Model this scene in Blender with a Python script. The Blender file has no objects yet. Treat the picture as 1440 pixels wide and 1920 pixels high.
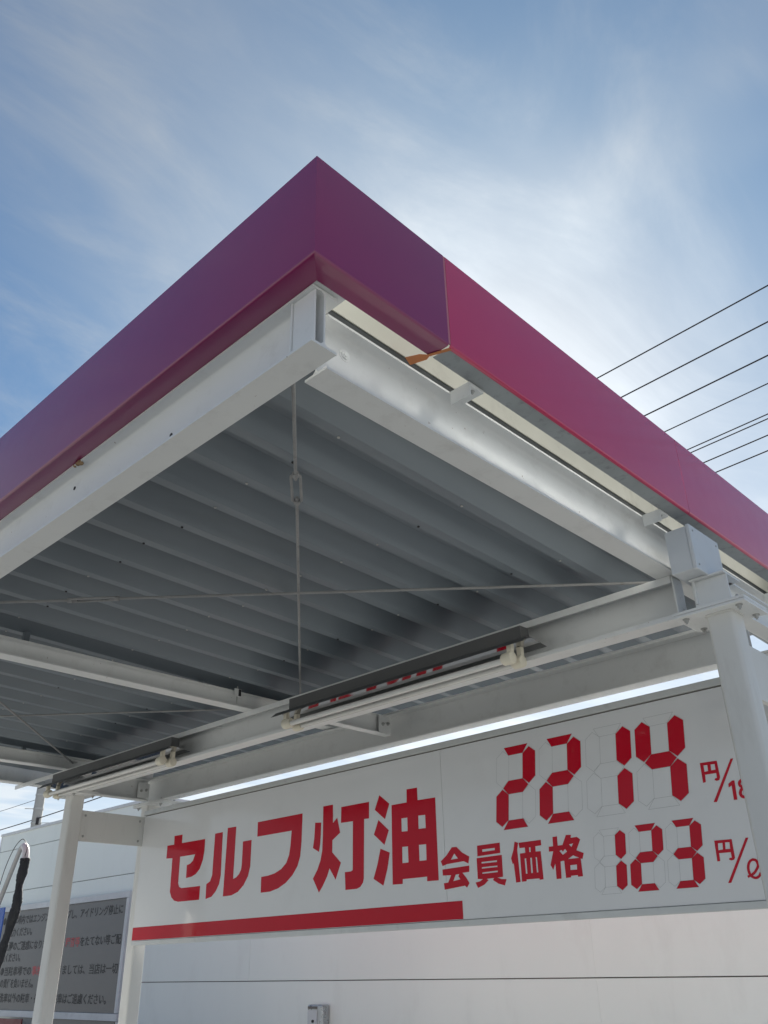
import bpy, bmesh, math, random
from mathutils import Vector, Matrix

random.seed(7)
scene = bpy.context.scene
COL = scene.collection
EYE = 1.6          # camera height above the ground; every z below is measured from the eye

# ------------------------------------------------------------------ camera
cam_d = bpy.data.cameras.new('camera')
cam = bpy.data.objects.new('camera', cam_d)
COL.objects.link(cam)
scene.camera = cam
cam_d.sensor_fit = 'VERTICAL'
cam_d.sensor_height = 24.0
cam_d.lens = 24.0 * 1595.84 / 1920.0
cam_d.clip_start = 0.05
cam_d.clip_end = 3000.0
yaw, pitch, roll = -0.76171304, 0.49185874, -0.02158917
fwd = Vector((math.sin(yaw) * math.cos(pitch), math.cos(yaw) * math.cos(pitch), math.sin(pitch)))
rgt = Vector((math.cos(yaw), -math.sin(yaw), 0.0))
upv = rgt.cross(fwd)
r2 = math.cos(roll) * rgt + math.sin(roll) * upv
u2 = -math.sin(roll) * rgt + math.cos(roll) * upv
mw = Matrix((r2, u2, -fwd)).transposed().to_4x4()
mw.translation = Vector((0, 0, EYE))
cam.matrix_world = mw

# ------------------------------------------------------------------ sky and sun
SUN_DIR = Vector((-0.459, 0.681, 0.570)).normalized()
SUN_EL = math.asin(SUN_DIR.z)
SUN_AZ = math.atan2(SUN_DIR.x, SUN_DIR.y)
world = bpy.data.worlds.new('World')
scene.world = world
world.use_nodes = True
wn, wl = world.node_tree.nodes, world.node_tree.links
wn.clear()
w_out = wn.new('ShaderNodeOutputWorld')
w_bg = wn.new('ShaderNodeBackground')
w_bg.inputs['Strength'].default_value = 0.05
sky = wn.new('ShaderNodeTexSky')
sky.sky_type = 'NISHITA'
sky.sun_disc = False
sky.sun_elevation = SUN_EL
sky.sun_rotation = SUN_AZ
sky.altitude = 50
sky.air_density = 0.75
sky.dust_density = 0.9
sky.ozone_density = 2.0
# thin cirrus: noise on the direction projected to a flat layer, so the wisps lie overhead
tc = wn.new('ShaderNodeTexCoord')
sep = wn.new('ShaderNodeSeparateXYZ')
wl.new(tc.outputs['Generated'], sep.inputs[0])
zmax = wn.new('ShaderNodeMath'); zmax.operation = 'MAXIMUM'; zmax.inputs[1].default_value = 0.06
wl.new(sep.outputs['Z'], zmax.inputs[0])
dx = wn.new('ShaderNodeMath'); dx.operation = 'DIVIDE'
dy = wn.new('ShaderNodeMath'); dy.operation = 'DIVIDE'
wl.new(sep.outputs['X'], dx.inputs[0]); wl.new(zmax.outputs[0], dx.inputs[1])
wl.new(sep.outputs['Y'], dy.inputs[0]); wl.new(zmax.outputs[0], dy.inputs[1])
cmb = wn.new('ShaderNodeCombineXYZ')
wl.new(dx.outputs[0], cmb.inputs['X']); wl.new(dy.outputs[0], cmb.inputs['Y'])

def w_noise(scale, detail, rough, dist, loc, rot, stretch):
    mp = wn.new('ShaderNodeMapping')
    mp.inputs['Location'].default_value = loc
    mp.inputs['Rotation'].default_value = (0, 0, rot)
    mp.inputs['Scale'].default_value = stretch
    wl.new(cmb.outputs[0], mp.inputs['Vector'])
    n = wn.new('ShaderNodeTexNoise')
    n.inputs['Scale'].default_value = scale
    n.inputs['Detail'].default_value = detail
    n.inputs['Roughness'].default_value = rough
    n.inputs['Distortion'].default_value = dist
    wl.new(mp.outputs[0], n.inputs['Vector'])
    return n.outputs['Fac']

def w_ramp(sock, a, b):
    r = wn.new('ShaderNodeMapRange')
    r.interpolation_type = 'SMOOTHSTEP'
    r.inputs['From Min'].default_value = a
    r.inputs['From Max'].default_value = b
    wl.new(sock, r.inputs['Value'])
    return r.outputs['Result']

def w_math(op, a, b):
    m = wn.new('ShaderNodeMath'); m.operation = op
    for i, s in enumerate((a, b)):
        if isinstance(s, (int, float)): m.inputs[i].default_value = s
        else: wl.new(s, m.inputs[i])
    return m.outputs[0]

# thin high haze keeps the glow round the sun from burning out: x / (1 + lum / k), the same for the whole sky
def w_vec(op, a, b):
    m = wn.new('ShaderNodeVectorMath'); m.operation = op
    wl.new(a, m.inputs[0])
    if isinstance(b, tuple): m.inputs[1].default_value = b
    else: wl.new(b, m.inputs[1])
    return m.outputs[0]
lum = wn.new('ShaderNodeRGBToBW')
wl.new(sky.outputs[0], lum.inputs[0])
den = w_math('ADD', w_math('DIVIDE', lum.outputs[0], 9.5), 1.0)
inv = wn.new('ShaderNodeCombineXYZ')
for i in range(3): wl.new(w_math('DIVIDE', 1.0, den), inv.inputs[i])
lumh = w_math('DIVIDE', lum.outputs[0], den)
glow = w_ramp(lumh, 1.5, 6.0)                    # the veil is white where it is bright, blue elsewhere
tint = wn.new('ShaderNodeMix'); tint.data_type = 'RGBA'
wl.new(glow, tint.inputs['Factor'])
tint.inputs[6].default_value = (0.57, 0.83, 0.93, 1)
tint.inputs[7].default_value = (0.80, 0.90, 0.94, 1)
hz = w_vec('MULTIPLY', w_vec('MULTIPLY', sky.outputs[0], inv.outputs[0]), tint.outputs[2])

big = w_ramp(w_noise(0.95, 3, 0.5, 0.5, (3.1, 1.7, 0), 0.6, (1, 1, 1)), 0.40, 0.70)
wisp = w_ramp(w_noise(2.6, 9, 0.62, 0.9, (0.4, 5.2, 0), 0.75, (1.0, 0.42, 1)), 0.42, 0.76)
fine = w_ramp(w_noise(9.0, 7, 0.6, 0.5, (2.0, 0.3, 0), 0.75, (1.0, 0.5, 1)), 0.25, 0.8)
cl = w_math('MULTIPLY', w_math('ADD', w_math('MULTIPLY', big, 0.55), w_math('MULTIPLY', wisp, 0.55)),
            w_math('ADD', w_math('MULTIPLY', fine, 0.35), 0.70))
low = w_ramp(sep.outputs['Z'], 0.55, 0.02)      # more cover seen edge-on, towards the horizon all round
cl = w_math('MINIMUM', w_math('ADD', w_math('MULTIPLY', cl, 0.80), w_math('MULTIPLY', low, 0.65)), 0.92)
lum2 = w_math('ADD', w_math('MULTIPLY', lumh, 1.20), 0.95)
ccol = wn.new('ShaderNodeCombineXYZ')
wl.new(w_math('MULTIPLY', lum2, 0.93), ccol.inputs[0])
wl.new(w_math('MULTIPLY', lum2, 1.0), ccol.inputs[1])
wl.new(w_math('MULTIPLY', lum2, 1.06), ccol.inputs[2])
cmix = wn.new('ShaderNodeMix'); cmix.data_type = 'RGBA'
wl.new(cl, cmix.inputs['Factor'])
wl.new(hz, cmix.inputs[6])
wl.new(ccol.outputs[0], cmix.inputs[7])
wl.new(cmix.outputs[2], w_bg.inputs['Color'])
wl.new(w_bg.outputs[0], w_out.inputs['Surface'])

sun_d = bpy.data.lights.new('sun', 'SUN')
sun_d.energy = 5.0
sun_d.angle = math.radians(0.6)
sun_d.color = (1.0, 0.965, 0.88)
sun = bpy.data.objects.new('sun', sun_d)
COL.objects.link(sun)
sun.rotation_euler = (-SUN_DIR).to_track_quat('-Z', 'Y').to_euler()
sun.location = (0, 0, 30)

vs = scene.view_settings
vs.view_transform = 'Standard'
vs.look = 'None'
vs.exposure = 1.75
vs.gamma = 1.0
vs.use_curve_mapping = False

# ------------------------------------------------------------------ helpers
WPOS = {}          # world position of every object, for parenting
def reg(o, pos, parent):
    WPOS[o.name] = Vector(pos)
    o.location = Vector(pos) - (WPOS[parent.name] if parent else Vector((0, 0, 0)))
    if parent: o.parent = parent
    return o

def tag(o, label=None, cat=None, group=None, kind=None):
    if label: o['label'] = label
    if cat: o['category'] = cat
    if group: o['group'] = group
    if kind: o['kind'] = kind
    return o

def thing(name, base, label, cat, group=None):
    o = bpy.data.objects.new(name, None)
    o.empty_display_size = 0.2
    COL.objects.link(o)
    reg(o, Vector(base) + Vector((0, 0, EYE)), None)
    return tag(o, label, cat, group)

def mesh_obj(name, verts, faces, mat, parent=None, smooth=False, bevel=0.0, seg=2, mats=None, fmat=None):
    vs_ = [Vector(v) for v in verts]
    lo = Vector((min(v[i] for v in vs_) for i in range(3)))
    hi = Vector((max(v[i] for v in vs_) for i in range(3)))
    c = (lo + hi) / 2
    me = bpy.data.meshes.new(name)
    me.from_pydata([tuple(v - c) for v in vs_], [], faces)
    bm = bmesh.new(); bm.from_mesh(me)
    bmesh.ops.recalc_face_normals(bm, faces=bm.faces)
    bm.to_mesh(me); bm.free()
    for m in (mats or [mat]): me.materials.append(m)
    if fmat:
        for i, p in enumerate(me.polygons): p.material_index = fmat[i]
    if smooth:
        for p in me.polygons: p.use_smooth = True
    o = bpy.data.objects.new(name, me)
    COL.objects.link(o)
    reg(o, c + Vector((0, 0, EYE)), parent)
    if bevel:
        b = o.modifiers.new('bevel', 'BEVEL'); b.width = bevel; b.segments = seg; b.limit_method = 'ANGLE'
        b.angle_limit = math.radians(40)
    return o

class MB:
    """collects shapes for one mesh"""
    def __init__(s): s.v = []; s.f = []
    def box(s, x0, x1, y0, y1, z0, z1):
        n = len(s.v)
        s.v += [(x, y, z) for x in (x0, x1) for y in (y0, y1) for z in (z0, z1)]
        s.f += [tuple(n + i for i in q) for q in ((0,1,3,2),(4,6,7,5),(0,4,5,1),(2,3,7,6),(0,2,6,4),(1,5,7,3))]
        return s
    def prism(s, prof, fn, a, b, caps=True):
        """extrude a closed 2D profile; fn(u, v, t) -> xyz"""
        n = len(s.v); k = len(prof)
        s.v += [fn(u, v, a) for u, v in prof] + [fn(u, v, b) for u, v in prof]
        s.f += [(n + i, n + (i + 1) % k, n + k + (i + 1) % k, n + k + i) for i in range(k)]
        if caps: s.f += [tuple(n + i for i in range(k)), tuple(n + k + i for i in reversed(range(k)))]
        return s
    def tube(s, pts, r, sides=10, caps=True):
        pts = [Vector(p) for p in pts]; rr = r if isinstance(r, (list, tuple)) else [r] * len(pts)
        n = len(s.v); ref = None
        for i, p in enumerate(pts):
            d = (pts[min(i + 1, len(pts) - 1)] - pts[max(i - 1, 0)]).normalized()
            if ref is None: ref = d.orthogonal().normalized()
            ref = (ref - d * ref.dot(d)).normalized(); o = d.cross(ref)
            for k in range(sides):
                a = 2 * math.pi * k / sides
                s.v.append(tuple(p + rr[i] * (math.cos(a) * ref + math.sin(a) * o)))
        for i in range(len(pts) - 1):
            for k in range(sides):
                a = n + i * sides + k; b = n + i * sides + (k + 1) % sides
                s.f.append((a, b, b + sides, a + sides))
        if caps:
            s.f.append(tuple(n + k for k in range(sides)))
            s.f.append(tuple(n + (len(pts) - 1) * sides + k for k in reversed(range(sides))))
        return s
    def build(s, name, mat, parent=None, **k): return mesh_obj(name, s.v, s.f, mat, parent, **k)

AX = lambda u, v, t: (t, u, v)       # profile in (y, z), run along x
AY = lambda u, v, t: (u, t, v)       # profile in (x, z), run along y
AZ = lambda u, v, t: (u, v, t)       # profile in (x, y), run along z

def hprof(c, z0, z1, w, tf=0.010, tw=0.008, r=0.012):
    """H section: centre c, bottom z0, top z1, flange width w, small root fillets"""
    h = w / 2; t = tw / 2
    return [(c-h, z0), (c+h, z0), (c+h, z0+tf), (c+t+r, z0+tf), (c+t, z0+tf+r), (c+t, z1-tf-r), (c+t+r, z1-tf), (c+h, z1-tf),
            (c+h, z1), (c-h, z1), (c-h, z1-tf), (c-t-r, z1-tf), (c-t, z1-tf-r), (c-t, z0+tf+r), (c-t-r, z0+tf), (c-h, z0+tf)]

def rsq(cx, cy, h, r, n=5):
    out = []
    for k, (sx, sy) in enumerate(((1, 1), (-1, 1), (-1, -1), (1, -1))):
        for i in range(n + 1):
            a = math.pi / 2 * (k + i / n)
            out.append((cx + sx * (h - r) + r * math.cos(a), cy + sy * (h - r) + r * math.sin(a)))
    return out

def smooth_by_angle(o, deg=35):
    me = o.data
    for p in me.polygons: p.use_smooth = True
    bm = bmesh.new(); bm.from_mesh(me)
    for e in bm.edges:
        if len(e.link_faces) == 2 and e.calc_face_angle(0) > math.radians(deg): e.smooth = False
    bm.to_mesh(me); bm.free()
    return o

def bolt(name, c, axis, r, h, mat, parent):
    """hexagon head with a washer and a stub of thread"""
    m = MB(); c = Vector(c); a = Vector(axis)
    m.tube([c, c + a * h * 0.2], r * 1.45, 14)
    m.tube([c + a * h * 0.2, c + a * h * 0.8], r, 6)
    m.tube([c + a * h * 0.8, c + a * h * 1.25], r * 0.5, 8)
    return m.build(name, mat, parent)

# ------------------------------------------------------------------ materials
def mat_base(name, col, rough=0.5, metal=0.0, spec=0.5, coat=0.0):
    m = bpy.data.materials.new(name); m.use_nodes = True
    b = m.node_tree.nodes['Principled BSDF']
    b.inputs['Base Color'].default_value = (*col, 1)
    b.inputs['Roughness'].default_value = rough
    b.inputs['Metallic'].default_value = metal
    b.inputs['Specular IOR Level'].default_value = spec
    b.inputs['Coat Weight'].default_value = coat
    b.inputs['Coat Roughness'].default_value = 0.10
    return m, m.node_tree.nodes, m.node_tree.links, b

def worn(name, col, rough=0.45, spec=0.5, metal=0.0, var=0.10, dirt=0.25, dirt_col=(0.16, 0.13, 0.10), scale=3.0,
         streak=(1, 1, 1), rust=0.0, bump=0.0, bump_scale=60, coat=0.0, wave=0.0, rvar=1.0):
    """paint with slow tone changes, grime patches of their own shape, optional rust specks and fine relief"""
    m, n, l, b = mat_base(name, col, rough, metal, spec, coat)
    geo = n.new('ShaderNodeNewGeometry')
    mp = n.new('ShaderNodeMapping'); mp.inputs['Scale'].default_value = streak
    l.new(geo.outputs['Position'], mp.inputs['Vector'])
    def noise(sc, det, ro=0.55, src=mp):
        t = n.new('ShaderNodeTexNoise'); t.inputs['Scale'].default_value = sc
        t.inputs['Detail'].default_value = det; t.inputs['Roughness'].default_value = ro
        l.new(src.outputs[0], t.inputs['Vector']); return t.outputs['Fac']
    def rng(s, a, c, lo, hi):
        r = n.new('ShaderNodeMapRange'); r.inputs['From Min'].default_value = a; r.inputs['From Max'].default_value = c
        r.inputs['To Min'].default_value = lo; r.inputs['To Max'].default_value = hi
        l.new(s, r.inputs['Value']); return r.outputs['Result']
    def mix(f, a, c, mode='MIX'):
        x = n.new('ShaderNodeMix'); x.data_type = 'RGBA'; x.blend_type = mode
        if isinstance(f, float): x.inputs['Factor'].default_value = f
        else: l.new(f, x.inputs['Factor'])
        for k, s in ((6, a), (7, c)):
            if isinstance(s, tuple): x.inputs[k].default_value = (*s, 1)
            else: l.new(s, x.inputs[k])
        return x.outputs[2]
    hi = tuple(min(1, c * (1 + var)) for c in col); lo = tuple(c * (1 - var) for c in col)
    c = mix(rng(noise(scale * 0.5, 4), 0.3, 0.7, 0, 1), lo, hi)
    if dirt: c = mix(rng(noise(scale * 2.2, 8, 0.68), 0.54, 0.78, 0, dirt), c, dirt_col)
    if rust: c = mix(rng(noise(scale * 9, 5, 0.6, geo), 0.70, 0.75, 0, rust), c, (0.16, 0.065, 0.025))
    l.new(c, b.inputs['Base Color'])
    l.new(rng(noise(scale * 3, 5), 0.3, 0.7, max(rough - 0.07 * rvar, 0.02), min(rough + 0.10 * rvar, 1)), b.inputs['Roughness'])
    if bump or wave:
        bp = n.new('ShaderNodeBump'); bp.inputs['Strength'].default_value = bump or 0.3; bp.inputs['Distance'].default_value = 0.002
        l.new(noise(bump_scale, 3, 0.5, geo), bp.inputs['Height'])
        if wave:
            b2 = n.new('ShaderNodeBump'); b2.inputs['Strength'].default_value = 1.0; b2.inputs['Distance'].default_value = wave
            l.new(noise(1.6, 2, 0.5, geo), b2.inputs['Height']); l.new(b2.outputs[0], bp.inputs['Normal'])
        l.new(bp.outputs[0], b.inputs['Normal'])
    return m

M = {}
M['steel'] = worn('white_painted_steel', (0.75, 0.755, 0.745), 0.36, rvar=0.4, var=0.03, dirt=0.18, rust=0.9, bump=0.12, bump_scale=140)
M['column'] = worn('cream_white_column_paint', (0.70, 0.69, 0.66), 0.40, var=0.05, dirt=0.18, streak=(1, 1, 0.25), rust=0.5, bump=0.10, bump_scale=160)
M['deck'] = worn('grey_roof_deck', (0.170, 0.198, 0.225), 0.42, var=0.07, dirt=0.25, dirt_col=(0.12, 0.12, 0.12), scale=2.0, streak=(1, 0.2, 1), bump=0.08)
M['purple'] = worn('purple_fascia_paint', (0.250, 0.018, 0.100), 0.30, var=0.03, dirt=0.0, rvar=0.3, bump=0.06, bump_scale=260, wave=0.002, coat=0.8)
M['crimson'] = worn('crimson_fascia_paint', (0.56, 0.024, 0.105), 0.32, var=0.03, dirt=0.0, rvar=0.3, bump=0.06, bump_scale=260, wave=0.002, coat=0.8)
M['lip'] = worn('galvanised_lip', (0.34, 0.36, 0.37), 0.5, metal=0.2, var=0.12, dirt=0.55, dirt_col=(0.07, 0.07, 0.07), scale=8)
M['cream'] = worn('cream_flashing', (0.74, 0.71, 0.62), 0.5, var=0.05, dirt=0.25)
M['dark'] = worn('dark_gap_shade', (0.06, 0.065, 0.07), 0.7, dirt=0.1)  # dark colour of the added strips that stand in for shade in gaps
M['sign'] = worn('gloss_white_sign_panel', (0.71, 0.71, 0.71), 0.10, var=0.025, dirt=0.10, dirt_col=(0.33, 0.32, 0.30), scale=1.2, wave=0.0012, bump=0.02)
M['signframe'] = worn('sign_frame_aluminium', (0.58, 0.59, 0.58), 0.35, metal=0.15, var=0.05, dirt=0.25)
M['red'] = worn('red_vinyl', (0.52, 0.002, 0.018), 0.13, spec=0.22, var=0.03, dirt=0.0, wave=0.0012, bump=0.02)
M['groove'] = worn('segment_groove', (0.30, 0.305, 0.305), 0.5, dirt=0.3)
M['gap'] = worn('joint_sealant', (0.17, 0.155, 0.14), 0.7, dirt=0.3)
M['wall'] = worn('white_wall_panel', (0.85, 0.89, 0.855), 0.42, var=0.035, dirt=0.16, dirt_col=(0.40, 0.39, 0.36), scale=0.8, streak=(1, 1, 0.35), bump=0.10, bump_scale=40)
M['cap'] = worn('parapet_cap_metal', (0.66, 0.67, 0.68), 0.4, dirt=0.2)
M['fixture'] = worn('grey_lamp_housing', (0.11, 0.11, 0.11), 0.45, dirt=0.15)
M['mirror'] = worn('lamp_reflector_gloss', (0.50, 0.50, 0.51), 0.05, metal=1.0, dirt=0.15, rvar=0.2)
M['tubeglass'] = worn('white_lamp_tube', (0.70, 0.69, 0.66), 0.18, dirt=0.15)
M['ivory'] = worn('ivory_plastic', (0.74, 0.69, 0.56), 0.4, dirt=0.15)
M['jbox'] = worn('light_grey_enclosure', (0.62, 0.64, 0.66), 0.38, var=0.03, dirt=0.15)
M['tape'] = worn('orange_masking_tape', (0.62, 0.22, 0.08), 0.7, dirt=0.2)
M['tapepink'] = worn('pink_paint_edge', (0.50, 0.17, 0.22), 0.5, dirt=0.1)
M['rod'] = worn('grey_painted_rod', (0.27, 0.27, 0.27), 0.5, dirt=0.6, scale=12)
M['zinc'] = worn('galvanised_bolt', (0.45, 0.45, 0.44), 0.45, metal=0.5, dirt=0.4, scale=20)
M['notice'] = worn('grey_notice_panel', (0.15, 0.147, 0.147), 0.3, var=0.03, dirt=0.0, rvar=0.1)
M['ink'] = worn('black_print', (0.022, 0.022, 0.025), 0.5, dirt=0)
M['inkred'] = worn('faded_red_print', (0.55, 0.09, 0.10), 0.5, dirt=0)
M['blue'] = worn('blue_sign_face', (0.012, 0.10, 0.45), 0.3, dirt=0.05)
M['maroon'] = worn('dull_red_sign_face', (0.22, 0.02, 0.03), 0.4, dirt=0.2)
M['print_white'] = worn('white_print', (0.7, 0.7, 0.7), 0.5, dirt=0.1)
M['pipe'] = worn('grey_steel_pipe', (0.42, 0.43, 0.44), 0.35, metal=0.4, dirt=0.3)
M['sleeve'] = worn('black_hose_sleeve', (0.022, 0.024, 0.030), 0.75, dirt=0.2, bump=0.6, bump_scale=45)
M['wire'] = worn('dark_cable', (0.018, 0.016, 0.020), 0.6, dirt=0)
M['concrete'] = worn('grey_concrete', (0.36, 0.36, 0.35), 0.85, dirt=0.3, bump=0.4, bump_scale=30)
M['asphalt'] = worn('forecourt_concrete', (0.19, 0.194, 0.192), 0.85, var=0.15, dirt=0.3, scale=0.6, bump=0.6, bump_scale=50)
M['steelbox'] = worn('stainless_box', (0.42, 0.43, 0.44), 0.28, metal=0.7, dirt=0.2)
M['mud'] = worn('dried_mud', (0.34, 0.22, 0.12), 0.9, var=0.3, dirt=0.3, scale=40, bump=0.8, bump_scale=200)

# ------------------------------------------------------------------ lettering outlines on the sign plane (x, z)
GLYPHS = {
    'se': [[(-8.128,1.257),(-7.982,1.256),(-7.98,1.173),(-7.574,1.172),(-7.572,1.062),(-7.586,0.981),(-7.63,0.898),(-7.69,0.857),(-7.763,0.837),(-7.853,0.832),(-7.858,0.953),(-7.801,0.961),(-7.757,0.986),(-7.727,1.043),(-7.991,1.043),(-7.986,0.797),(-7.964,0.759),(-7.922,0.744),(-7.6,0.742),(-7.6,0.619),(-7.96,0.622),(-8.031,0.636),(-8.086,0.67),(-8.12,0.723),(-8.131,1.041),(-8.243,1.047),(-8.245,1.173),(-8.121,1.172)]],
    'ru': [[(-7.41,1.205),(-7.284,1.206),(-7.272,0.815),(-7.29,0.738),(-7.336,0.678),(-7.401,0.633),(-7.493,0.619),(-7.497,0.751),(-7.438,0.773),(-7.412,0.826)],
        [(-7.206,1.235),(-7.071,1.234),(-7.073,0.766),(-7.024,0.777),(-6.984,0.803),(-6.957,0.84),(-6.95,0.887),(-6.951,1.086),(-6.82,1.087),(-6.821,0.857),(-6.847,0.774),(-6.907,0.702),(-6.986,0.651),(-7.085,0.626),(-7.216,0.625)]],
    'fu': [[(-6.737,1.236),(-6.097,1.238),(-6.102,0.999),(-6.115,0.881),(-6.149,0.802),(-6.213,0.735),(-6.301,0.679),(-6.405,0.641),(-6.513,0.622),(-6.647,0.621),(-6.649,0.753),(-6.554,0.756),(-6.46,0.768),(-6.369,0.797),(-6.302,0.842),(-6.267,0.904),(-6.252,0.977),(-6.241,1.107),(-6.735,1.107)]],
    'to': [[(-5.924,1.139),(-5.846,1.132),(-5.849,1.032),(-5.855,0.959),(-5.869,0.894),(-5.948,0.932),(-5.933,1.008)],
        [(-5.821,1.263),(-5.697,1.263),(-5.694,1.11),(-5.641,1.148),(-5.603,1.023),(-5.699,0.972),(-5.701,0.876),(-5.592,0.784),(-5.656,0.658),(-5.732,0.753),(-5.763,0.689),(-5.812,0.623),(-5.861,0.572),(-5.94,0.686),(-5.885,0.753),(-5.848,0.822),(-5.827,0.9),(-5.821,1.029)],
        [(-5.59,1.229),(-5.252,1.229),(-5.254,1.097),(-5.312,1.099),(-5.321,0.641),(-5.331,0.612),(-5.36,0.584),(-5.401,0.571),(-5.536,0.571),(-5.543,0.707),(-5.471,0.707),(-5.45,0.715),(-5.446,1.097),(-5.593,1.1)]],
    'yu': [[(-5.13,1.266),(-5.018,1.184),(-5.07,1.07),(-5.185,1.156)],
        [(-5.145,1.072),(-5.03,0.981),(-5.081,0.874),(-5.199,0.964)],
        [(-5.126,0.85),(-5.024,0.811),(-5.053,0.695),(-5.101,0.574),(-5.209,0.631),(-5.164,0.733)],
        [(-4.993,1.169),(-4.825,1.169),(-4.821,1.27),(-4.708,1.268),(-4.706,1.171),(-4.521,1.168),(-4.523,0.571),(-4.638,0.573),(-4.637,0.605),(-4.89,0.606),(-4.892,0.572),(-4.999,0.574)],
        [(-4.887,1.054),(-4.822,1.053),(-4.823,0.951),(-4.888,0.954)],
        [(-4.705,1.054),(-4.632,1.051),(-4.631,0.953),(-4.707,0.955)],
        [(-4.887,0.84),(-4.825,0.838),(-4.824,0.721),(-4.889,0.721)],
        [(-4.709,0.838),(-4.634,0.836),(-4.636,0.721),(-4.709,0.722)]],
    'kai': [[(-4.379,0.789),(-4.334,0.788),(-4.283,0.744),(-4.217,0.71),(-4.229,0.664),(-4.273,0.683),(-4.435,0.676),(-4.478,0.666),(-4.493,0.701),(-4.436,0.736)],
        [(-4.358,0.744),(-4.325,0.706),(-4.394,0.704)],
        [(-4.481,0.642),(-4.223,0.649),(-4.226,0.607),(-4.29,0.605),(-4.257,0.57),(-4.23,0.532),(-4.255,0.503),(-4.273,0.517),(-4.468,0.503),(-4.473,0.547),(-4.43,0.55),(-4.4,0.597),(-4.48,0.601)],
        [(-4.355,0.598),(-4.321,0.599),(-4.33,0.585),(-4.313,0.563),(-4.381,0.556)]],
    'in': [[(-4.138,0.777),(-3.931,0.778),(-3.933,0.709),(-4.141,0.704)],
        [(-4.094,0.747),(-3.978,0.747),(-3.978,0.732),(-4.093,0.73)],
        [(-4.149,0.692),(-3.921,0.695),(-3.924,0.551),(-3.974,0.55),(-3.938,0.537),(-3.895,0.534),(-3.914,0.494),(-3.969,0.51),(-4.014,0.536),(-4.005,0.549),(-4.071,0.548),(-4.054,0.539),(-4.094,0.512),(-4.154,0.494),(-4.173,0.531),(-4.13,0.537),(-4.105,0.549),(-4.151,0.553)],
        [(-4.107,0.663),(-3.966,0.663),(-3.967,0.652),(-4.106,0.653)],
        [(-4.107,0.628),(-3.966,0.628),(-3.967,0.619),(-4.106,0.619)],
        [(-4.106,0.593),(-3.967,0.595),(-3.967,0.585),(-4.106,0.584)]],
    'ka': [[(-3.799,0.772),(-3.77,0.761),(-3.783,0.716),(-3.778,0.507),(-3.815,0.506),(-3.822,0.632),(-3.831,0.625),(-3.841,0.665),(-3.816,0.716)],
        [(-3.766,0.76),(-3.578,0.761),(-3.577,0.726),(-3.628,0.724),(-3.629,0.69),(-3.587,0.689),(-3.586,0.51),(-3.617,0.509),(-3.618,0.518),(-3.725,0.519),(-3.728,0.508),(-3.765,0.507),(-3.762,0.689),(-3.716,0.69),(-3.716,0.724),(-3.762,0.725)],
        [(-3.682,0.721),(-3.668,0.721),(-3.67,0.691),(-3.683,0.691)],
        [(-3.727,0.653),(-3.713,0.654),(-3.713,0.556),(-3.727,0.555)],
        [(-3.679,0.654),(-3.665,0.654),(-3.668,0.557),(-3.682,0.556)],
        [(-3.634,0.654),(-3.622,0.654),(-3.622,0.557),(-3.635,0.556)]],
    'kaku': [[(-3.479,0.769),(-3.443,0.77),(-3.445,0.71),(-3.406,0.711),(-3.37,0.771),(-3.33,0.768),(-3.337,0.749),(-3.286,0.75),(-3.263,0.732),(-3.302,0.668),(-3.249,0.646),(-3.263,0.611),(-3.277,0.614),(-3.275,0.506),(-3.312,0.506),(-3.314,0.516),(-3.366,0.515),(-3.366,0.506),(-3.406,0.505),(-3.406,0.611),(-3.42,0.612),(-3.436,0.609),(-3.442,0.504),(-3.481,0.504),(-3.478,0.603),(-3.5,0.563),(-3.518,0.594),(-3.485,0.678),(-3.52,0.679),(-3.517,0.71),(-3.482,0.71)],
        [(-3.355,0.71),(-3.321,0.713),(-3.337,0.691)],
        [(-3.436,0.675),(-3.419,0.682),(-3.408,0.669),(-3.389,0.685),(-3.376,0.666),(-3.411,0.649)],
        [(-3.377,0.619),(-3.332,0.639),(-3.287,0.62)],
        [(-3.363,0.58),(-3.311,0.581),(-3.313,0.55),(-3.365,0.551)]],
    'en_s': [[(-2.345,0.632),(-2.238,0.63),(-2.24,0.528),(-2.248,0.518),(-2.265,0.515),(-2.277,0.521),(-2.274,0.529),(-2.259,0.53),(-2.259,0.56),(-2.33,0.561),(-2.332,0.518),(-2.35,0.517)],
        [(-2.326,0.615),(-2.298,0.615),(-2.302,0.579),(-2.331,0.577)],
        [(-2.282,0.616),(-2.255,0.615),(-2.258,0.578),(-2.287,0.579)]],
    'sl_s': [[(-2.154,0.629),(-2.138,0.628),(-2.291,0.397),(-2.31,0.397)]],
    'en_l': [[(-2.343,1.085),(-2.234,1.082),(-2.233,0.984),(-2.241,0.968),(-2.259,0.965),(-2.271,0.972),(-2.266,0.981),(-2.253,0.982),(-2.252,1.011),(-2.324,1.011),(-2.328,0.968),(-2.346,0.966)],
        [(-2.323,1.067),(-2.298,1.066),(-2.3,1.031),(-2.324,1.028)],
        [(-2.277,1.066),(-2.251,1.065),(-2.252,1.031),(-2.28,1.031)]],
    'sl_l': [[(-2.146,1.08),(-2.13,1.079),(-2.283,0.845),(-2.303,0.847)]],
    'one': [[(-2.191,0.938),(-2.164,0.954),(-2.15,0.953),(-2.156,0.842),(-2.177,0.843),(-2.173,0.926),(-2.193,0.917)]],
}
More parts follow.
